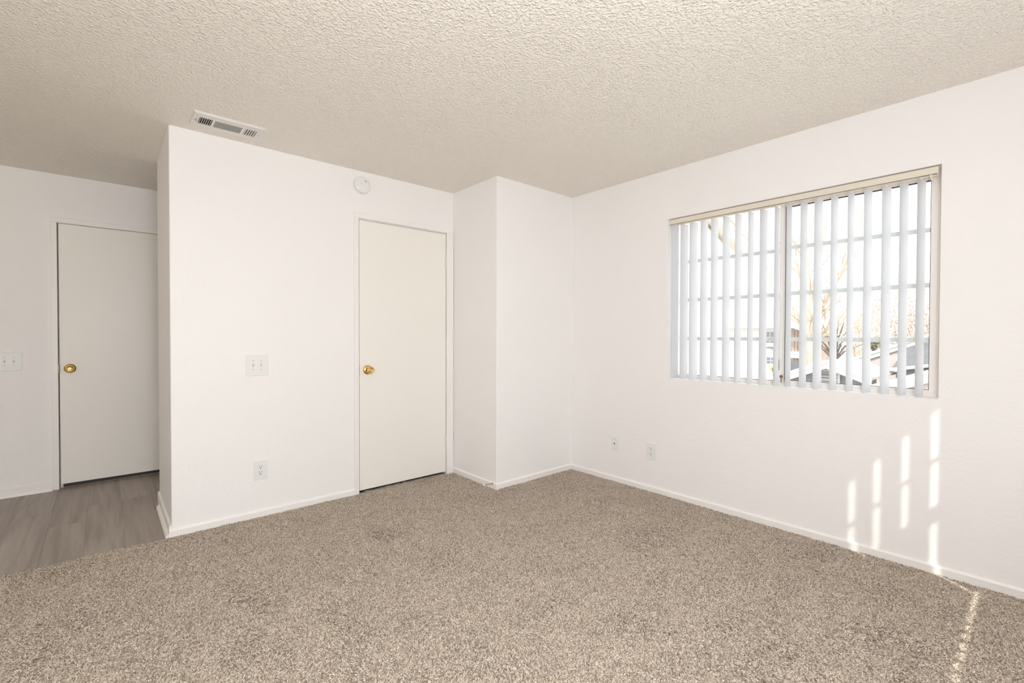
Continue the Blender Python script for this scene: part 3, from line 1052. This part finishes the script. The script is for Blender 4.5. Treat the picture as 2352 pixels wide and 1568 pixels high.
# neighbouring wing of the same building (left pane): white gable end with sloping rake
wg = empty('building_wing', (4.9, 5.0, GZ), 'white stucco wing with a sloping beige-edged eave, seen through the left pane', 'building')
b = bm_new()
prism(b, [(3.40, GZ), (6.05, GZ), (6.05, 2.36), (3.40, 3.30)], 2.72, 9.0, axis='y')
obj('wall', b, M['stucco_white'], wg)
def rake_z(x): return 2.300 + (6.42 - x) * 0.352
b = bm_new()
prism(b, [(2.9, rake_z(2.9) + .165), (6.42, rake_z(6.42) + .165), (6.42, rake_z(6.42) + .205), (2.9, rake_z(2.9) + .205)], 2.585, 9.3, axis='y')
obj('roof', b, M['roof_cream'], wg)
b = bm_new()
prism(b, [(3.36, rake_z(3.36)), (6.415, rake_z(6.415)), (6.415, rake_z(6.415) + .165), (3.36, rake_z(3.36) + .165)], 2.600, 2.640, axis='y')
obj('fascia_board', b, M['fascia'], wg)
b = bm_new()
prism(b, [(3.36, rake_z(3.36) - .018), (6.405, rake_z(6.405) - .018), (6.405, rake_z(6.405) + .004), (3.36, rake_z(3.36) + .004)], 2.64, 2.72, axis='y')
obj('soffit', b, M['fascia_beige'], wg)
b = bm_new()
prism(b, [(3.36, rake_z(3.36) + .09), (6.418, rake_z(6.418) + .09), (6.418, rake_z(6.418) + .100), (3.36, rake_z(3.36) + .100)], 2.590, 2.600, axis='y')
obj('fascia_groove', b, M['fascia_beige'], wg)

def gable(name, x, yc, za, half_l, half_r, slope, depth, wallm, roofm, label, wall_in=0.35, cap=0.20, vent=False, xface=None):
    """gable end facing -x; apex at (x, yc, za); eaves out to half_l (+y) and half_r (-y)"""
    t = empty(name, (x, yc, GZ), label, 'building')
    zl, zr = za - slope * half_l, za - slope * half_r
    b = bm_new()
    hl, hr_ = half_l - .35, half_r - .35
    prism(b, [(yc - hr_, GZ), (yc + hl, GZ), (yc + hl, za - slope * hl - cap), (yc, za - cap), (yc - hr_, za - slope * hr_ - cap)], x + wall_in, x + depth, axis='x')
    obj('wall', b, wallm, t)
    for s, hh in ((1, half_l), (-1, half_r)):
        b = bm_new()
        pts = [(yc, za - .05), (yc + s * hh, za - slope * hh - .05), (yc + s * hh, za - slope * hh), (yc, za)]
        prism(b, pts, x + .02, x + depth + .3, axis='x')
        obj('roof_slope', b, roofm, t)
        b = bm_new()
        pts = [(yc, za - .075), (yc + s * hh, za - slope * hh - .075), (yc + s * hh, za - slope * hh + .012), (yc, za + .012)]
        prism(b, pts, x, x + .03, axis='x')
        obj('rake_trim', b, M['fascia'], t)
        b = bm_new()
        pts = [(yc, za - .20), (yc + s * (hh - .02), za - slope * (hh - .02) - .20), (yc + s * (hh - .02), za - slope * (hh - .02) - .072), (yc, za - .072)]
        prism(b, pts, x + .035, x + .07, axis='x')
        obj('rake_board', b, M['fascia'], t)
        b = bm_new()
        pts = [(yc, za - .215), (yc + s * (hh - .02), za - slope * (hh - .02) - .215), (yc + s * (hh - .02), za - slope * (hh - .02) - .20), (yc, za - .20)]
        prism(b, pts, x + .035, x + wall_in, axis='x')
        obj('soffit', b, M['soffit'], t)
    if vent:
        fx_ = x + wall_in
        b = bm_new()
        box(b, (fx_ - .05, yc - .22, za - 1.10), (fx_ - .005, yc - .17, za - .28)); box(b, (fx_ - .05, yc + .17, za - 1.10), (fx_ - .005, yc + .22, za - .28))
        prism(b, [(yc - .22, za - .285), (yc + .22, za - .285), (yc + .22, za - .275), (yc, za - .235), (yc - .22, za - .275)], fx_ - .05, fx_ - .005, axis='x')
        vf = obj('gable_vent', b, M['fascia'], t)
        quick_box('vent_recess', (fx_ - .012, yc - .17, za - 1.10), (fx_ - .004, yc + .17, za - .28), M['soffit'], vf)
        for k in range(9):
            z = za - .300 - k * .083
            b = bm_new()
            solid_quad(b, [(fx_ - .075, yc - .17, z - .045), (fx_ - .075, yc + .17, z - .045), (fx_ - .02, yc + .17, z), (fx_ - .02, yc - .17, z)], (0, 0, .012))
            obj('vent_slat', b, M['fascia'], vf)
    return t
gable('garage', 13.0, 3.435, 0.625, 3.2, 0.9, 0.405, 2.3, M['shade_wall_grey'], M['shingle'], 'garage gable, wall coloured grey as shade, with a slatted vent, low in the right pane', vent=True)
gable('house', 18.0, 0.55, 1.955, 3.55, 3.5, 0.418, 8.0, M['stucco_pink'], M['shingle'], 'pale pink house gable rising to the right, behind the grey garage', wall_in=0.09)
gable('garage', 10.0, -1.2, 1.63, 3.22, 3.2, 0.405, 2.4, M['stucco_pink'], M['shingle'], 'pale pink garage with white rake edge at the lower right of the window', wall_in=0.10)
sd_ = empty('gable_shade_slab', (15.5, 1.5, GZ), 'dark grey slab between the two pink gables, in place of shade on the house wall', 'building')  # slab whose dark grey stands in for shade on the house gable
b = bm_new()
solid_quad(b, [(15.0, 2.54, .385), (15.0, 0.4, .770), (17.2, 0.4, 1.76), (17.2, 1.81, 1.165), (17.2, 2.54, .875)], (0, 0, -.05))
obj('roof', b, M['gable_shade'], sd_)
b = bm_new()
solid_quad(b, [(14.97, 2.56, .400), (14.97, 0.4, .785), (14.99, 0.4, .785), (14.99, 2.56, .400)], (0, 0, -.075))
obj('fascia_board', b, M['fascia'], sd_)
b = bm_new(); prism(b, [(2.48, GZ), (2.48, .29), (0.4, .66), (0.4, GZ)], 15.25, 17.1, axis='x')
obj('wall', b, M['shade_wall_grey'], sd_)

def far_window(parent, x, y0, y1, z0, z1, nv=1, nh=1):
    b = bm_new()
    t = .06
    box(b, (x - .05, y0 - t, z0 - t), (x, y0, z1 + t)); box(b, (x - .05, y1, z0 - t), (x, y1 + t, z1 + t))
    box(b, (x - .05, y0, z0 - t), (x, y1, z0)); box(b, (x - .05, y0, z1), (x, y1, z1 + t))
    for k in range(1, nv + 1):
        y = y0 + (y1 - y0) * k / (nv + 1)
        box(b, (x - .04, y - .02, z0), (x - .005, y + .02, z1))
    for k in range(1, nh + 1):
        z = z0 + (z1 - z0) * k / (nh + 1)
        box(b, (x - .04, y0, z - .02), (x - .005, y1, z + .02))
    w = obj('window', b, M['fascia'], parent)
    quick_box('pane', (x - .015, y0, z0), (x - .004, y1, z1), M['win_dark'], w)

hw = empty('house', (36, 13.6, GZ), 'white two-storey house far away behind the left pane', 'building')
quick_box('wall', (36.3, 11.9, GZ), (44, 18.5, 1.95), M['stucco_white'], hw)
b = bm_new(); solid_quad(b, [(35.6, 11.4, 1.85), (35.6, 19, 1.85), (40, 19, 3.35), (40, 11.4, 3.35)], (0, 0, .12))
obj('roof', b, M['roof_cream'], hw)
quick_box('fascia_board', (35.55, 11.4, 1.78), (35.62, 19, 1.99), M['fascia'], hw)
far_window(hw, 36.3, 12.75, 13.35, .70, 1.50, 1, 1)
far_window(hw, 36.3, 12.45, 13.25, -.80, -.36, 2, 1)
b = bm_new(); box(b, (35.6, 11.7, .30), (36.3, 13.05, .42))
obj('belt_ledge', b, M['soffit'], hw)

h2 = empty('house', (26, 8.6, GZ), 'brown boarded house with a cream roof behind the tree trunk', 'building')
quick_box('wall', (26.15, 7.35, GZ), (30, 8.5, 1.60), M['wood_brown'], h2)
b = bm_new()
for k in range(7):
    y = 7.40 + k * .145
    box(b, (26.12, y, GZ), (26.15, y + .10, 1.45))
tag(obj('wall_board', b, M['wood_brown'], h2), kind='stuff')
b = bm_new(); prism(b, [(7.20, 1.22), (8.6, 1.86), (8.6, 2.30), (8.45, 2.40), (7.20, 2.15)], 25.7, 30.2, axis='x')
obj('roof', b, M['roof_cream'], h2)
b = bm_new(); prism(b, [(7.20, 1.16), (8.6, 1.80), (8.6, 1.87), (7.20, 1.23)], 25.66, 25.72, axis='x')
obj('eave_trim', b, M['fascia_beige'], h2)
quick_box('belt_board', (25.95, 7.2, .10), (26.16, 8.55, .42), M['fascia'], h2)
sh = empty('shed', (22, 7.0, GZ), 'small shed with a dark grey roof in front of the brown house', 'building')
quick_box('wall', (22.25, 6.80, GZ), (24, 7.6, -.25), M['wood_brown'], sh)
b = bm_new(); solid_quad(b, [(22.0, 6.72, -.26), (22.0, 7.7, -.26), (22.9, 7.7, .06), (22.9, 6.92, .06)], (0, 0, .05))
obj('roof', b, M['shed_dark'], sh)

# ---- plants
def branch(b, p, d, length, r, depth, rnd, tips, bend=.28, spread=.75, seg=5, taper=.62):
    pts, rad = [Vector(p)], [r]
    n = 4
    dd = Vector(d).normalized()
    for i in range(n):
        dd = (dd + Vector((rnd.uniform(-bend, bend), rnd.uniform(-bend, bend), rnd.uniform(-bend * .5, bend * .7)))).normalized()
        pts.append(pts[-1] + dd * (length / n))
        rad.append(r * (1 - (1 - taper) * (i + 1) / n))
    tube(b, pts, rad, seg)
    if depth == 0:
        tips.append(pts[-1])
        return
    for k in range(rnd.choice([2, 3, 3])):
        i = rnd.choice([2, 3, 4])
        nd = (dd + Vector((rnd.uniform(-1, 1), rnd.uniform(-1, 1), rnd.uniform(-.25, .7))) * spread).normalized()
        branch(b, pts[i], nd, length * rnd.uniform(.6, .85), rad[i] * .72, depth - 1, rnd, tips, bend, spread, max(3, seg - 1))

def leaves(tips, n, r, size, rnd):
    b = bm_new()
    for _ in range(n):
        c = Vector(rnd.choice(tips)) + Vector((rnd.gauss(0, r), rnd.gauss(0, r), rnd.gauss(0, r)))
        u = Vector((rnd.uniform(-1, 1), rnd.uniform(-1, 1), rnd.uniform(-1, 1))).normalized()
        v = u.orthogonal().normalized()
        s = size * rnd.uniform(.6, 1.3)
        b.faces.new([b.verts.new(p) for p in (c - u * s, c + v * s * .5, c + u * s, c - v * s * .5)])
    return b

def tree(name, base, paths, rnd_seed, label, barkm, leafm=None, nleaf=0, leaf_r=.3, leaf_s=.06, depth=2, blen=1.6, extra=10, group=None, cat='tree'):
    rnd = random.Random(rnd_seed)
    t = empty(name, base, label, cat, group)
    bt = bm_new()
    bb = bm_new()
    tips = []
    first_ = True
    for pts, r0, r1 in paths:
        P = [Vector(p) for p in pts]
        rad = [r0 + (r1 - r0) * i / (len(P) - 1) for i in range(len(P))]
        tube(bt if first_ else bb, P, rad, 8 if first_ else 6)
        for k in range(extra):
            i = rnd.randrange(max(1, len(P) // 3), len(P))
            d = (P[i] - P[i - 1]).normalized() * .5 + Vector((rnd.uniform(-1, 1), rnd.uniform(-1, 1), rnd.uniform(-.1, .9)))
            branch(bb, P[i].lerp(P[i - 1], rnd.random()), d, blen * rnd.uniform(.6, 1.1), rad[i] * .5, depth, rnd, tips)
        first_ = False
    obj('trunk', bt, barkm, t, smooth=True)
    o = obj('branches', bb, barkm, t)
    tag(o, kind='stuff')
    if leafm and nleaf:
        o = obj('foliage', leaves(tips, nleaf, leaf_r, leaf_s, rnd), leafm, t)
        tag(o, kind='stuff')
    return t

tree('bare_tree', (17.3, 5.03, GZ),
     [([(17.3, 5.03, GZ), (17.3, 5.02, -.6), (17.28, 5.0, .9), (17.25, 5.03, 1.6), (17.2, 5.09, 3.0), (17.2, 5.14, 4.2), (17.1, 5.06, 5.8), (17.0, 5.12, 7.4)], .21, .035),
      ([(17.28, 5.0, 1.0), (17.2, 4.80, 1.7), (17.0, 4.42, 2.5), (16.9, 4.0, 3.3), (16.8, 3.7, 4.1), (16.7, 3.5, 4.9)], .075, .02),
      ([(17.27, 5.03, 1.3), (17.3, 5.35, 1.75), (17.3, 5.75, 2.15), (17.4, 6.2, 2.9), (17.4, 6.4, 3.7)], .07, .02),
      ([(17.25, 5.05, 2.0), (17.1, 4.85, 2.9), (17.0, 4.62, 3.8), (16.9, 4.5, 4.9)], .07, .02),
      ([(17.28, 5.0, .85), (17.2, 4.7, 1.15), (17.1, 4.3, 1.35), (17.0, 3.9, 1.9)], .055, .015)],
     11, 'bare winter tree with a pale trunk, right of the window meeting bar', M['bark'], depth=3, blen=1.2, extra=6)

tree('twiggy_shrub', (19.0, 4.75, GZ), [([(19, 4.75, GZ), (19, 4.75, -1.0), (19, 4.75, .40)], .12, .09)] +
     [([(19, 4.75, .35), (19 + random.uniform(-.3, .3), 4.75 + dy * .45, .40 + dz * .55), (19 + random.uniform(-.4, .4), 4.75 + dy, .40 + dz)], .035, .012)
      for dy, dz in ((.62, .62), (.50, .85), (.30, 1.15), (.10, 1.25), (-.08, 1.35), (-.22, 1.15), (-.35, 1.3), (-.48, 1.0), (-.60, .75), (.42, .5), (-.68, .5), (0.0, .95))],
     5, 'leafless dark shrub with fanned twigs behind the garage ridge', M['bark_dark'], depth=1, blen=.45, extra=2, cat='shrub')

for i, (x, y, h, lm, seed) in enumerate(((33, 6.85, 5.8, 'leaf_tan', 21), (28.5, 4.5, 6.0, 'leaf_brown', 22), (37.5, 4.95, 7.1, 'leaf_tan', 23), (42.5, 3.75, 7.7, 'leaf_brown', 24),
                                         (41, 8.8, 6.0, 'leaf_tan', 25))):
    top = GZ + h
    lab = ['tan dry-leaved tree, leftmost of the thicket behind the roofs', 'brown dry-leaved tree second from the left in the thicket',
           'tan dry-leaved tree in the middle of the thicket', 'brown dry-leaved tree at the right end of the thicket',
           'dry tan tree behind the bare tree trunk'][i]
    tree('dry_tree', (x, y, GZ), [([(x, y, GZ), (x, y + .05, GZ + h * .3), (x, y - .05, GZ + h * .6), (x, y + .03, top - .6)], .16, .03),
                                  ([(x, y, GZ + h * .35), (x - .2, y + .5, GZ + h * .6), (x - .2, y + .8, GZ + h * .8)], .07, .02),
                                  ([(x, y, GZ + h * .4), (x - .2, y - .5, GZ + h * .62), (x - .2, y - .75, GZ + h * .85)], .07, .02)],
         seed, lab, M['bark'], M[lm], 5200, .28, .055, depth=2, blen=.95, extra=7, group='trees behind the roofs')

def bush(name, c, r, lm, seed, label):
    rnd = random.Random(seed)
    t = empty(name, (c[0], c[1], GZ), label, 'shrub')
    b = bm_new()
    tips = []
    for k in range(7):
        a = k * 2 * PI / 7
        p = Vector((c[0] + r * .5 * math.cos(a), c[1] + r * .5 * math.sin(a), c[2] + rnd.uniform(0, r * .5)))
        tube(b, [(c[0], c[1], GZ), (c[0], c[1], c[2] - r), p], [.06, .04, .015], 5)
        tips.append(p)
    obj('stems', b, M['bark_dark'], t)
    o = obj('foliage', leaves(tips, 500, r * .42, r * .16, rnd), M[lm], t)
    tag(o, kind='stuff')
bush('yellow_bush', (35.0, 12.35, -1.10), .22, 'leaf_yellow', 31, 'small yellow bush in front of the far white house')
bush('green_bush', (24.2, 4.66, .84), .30, 'leaf_green', 32, 'dull green bush just above the pink gable edge')

bpy.context.view_layer.update()
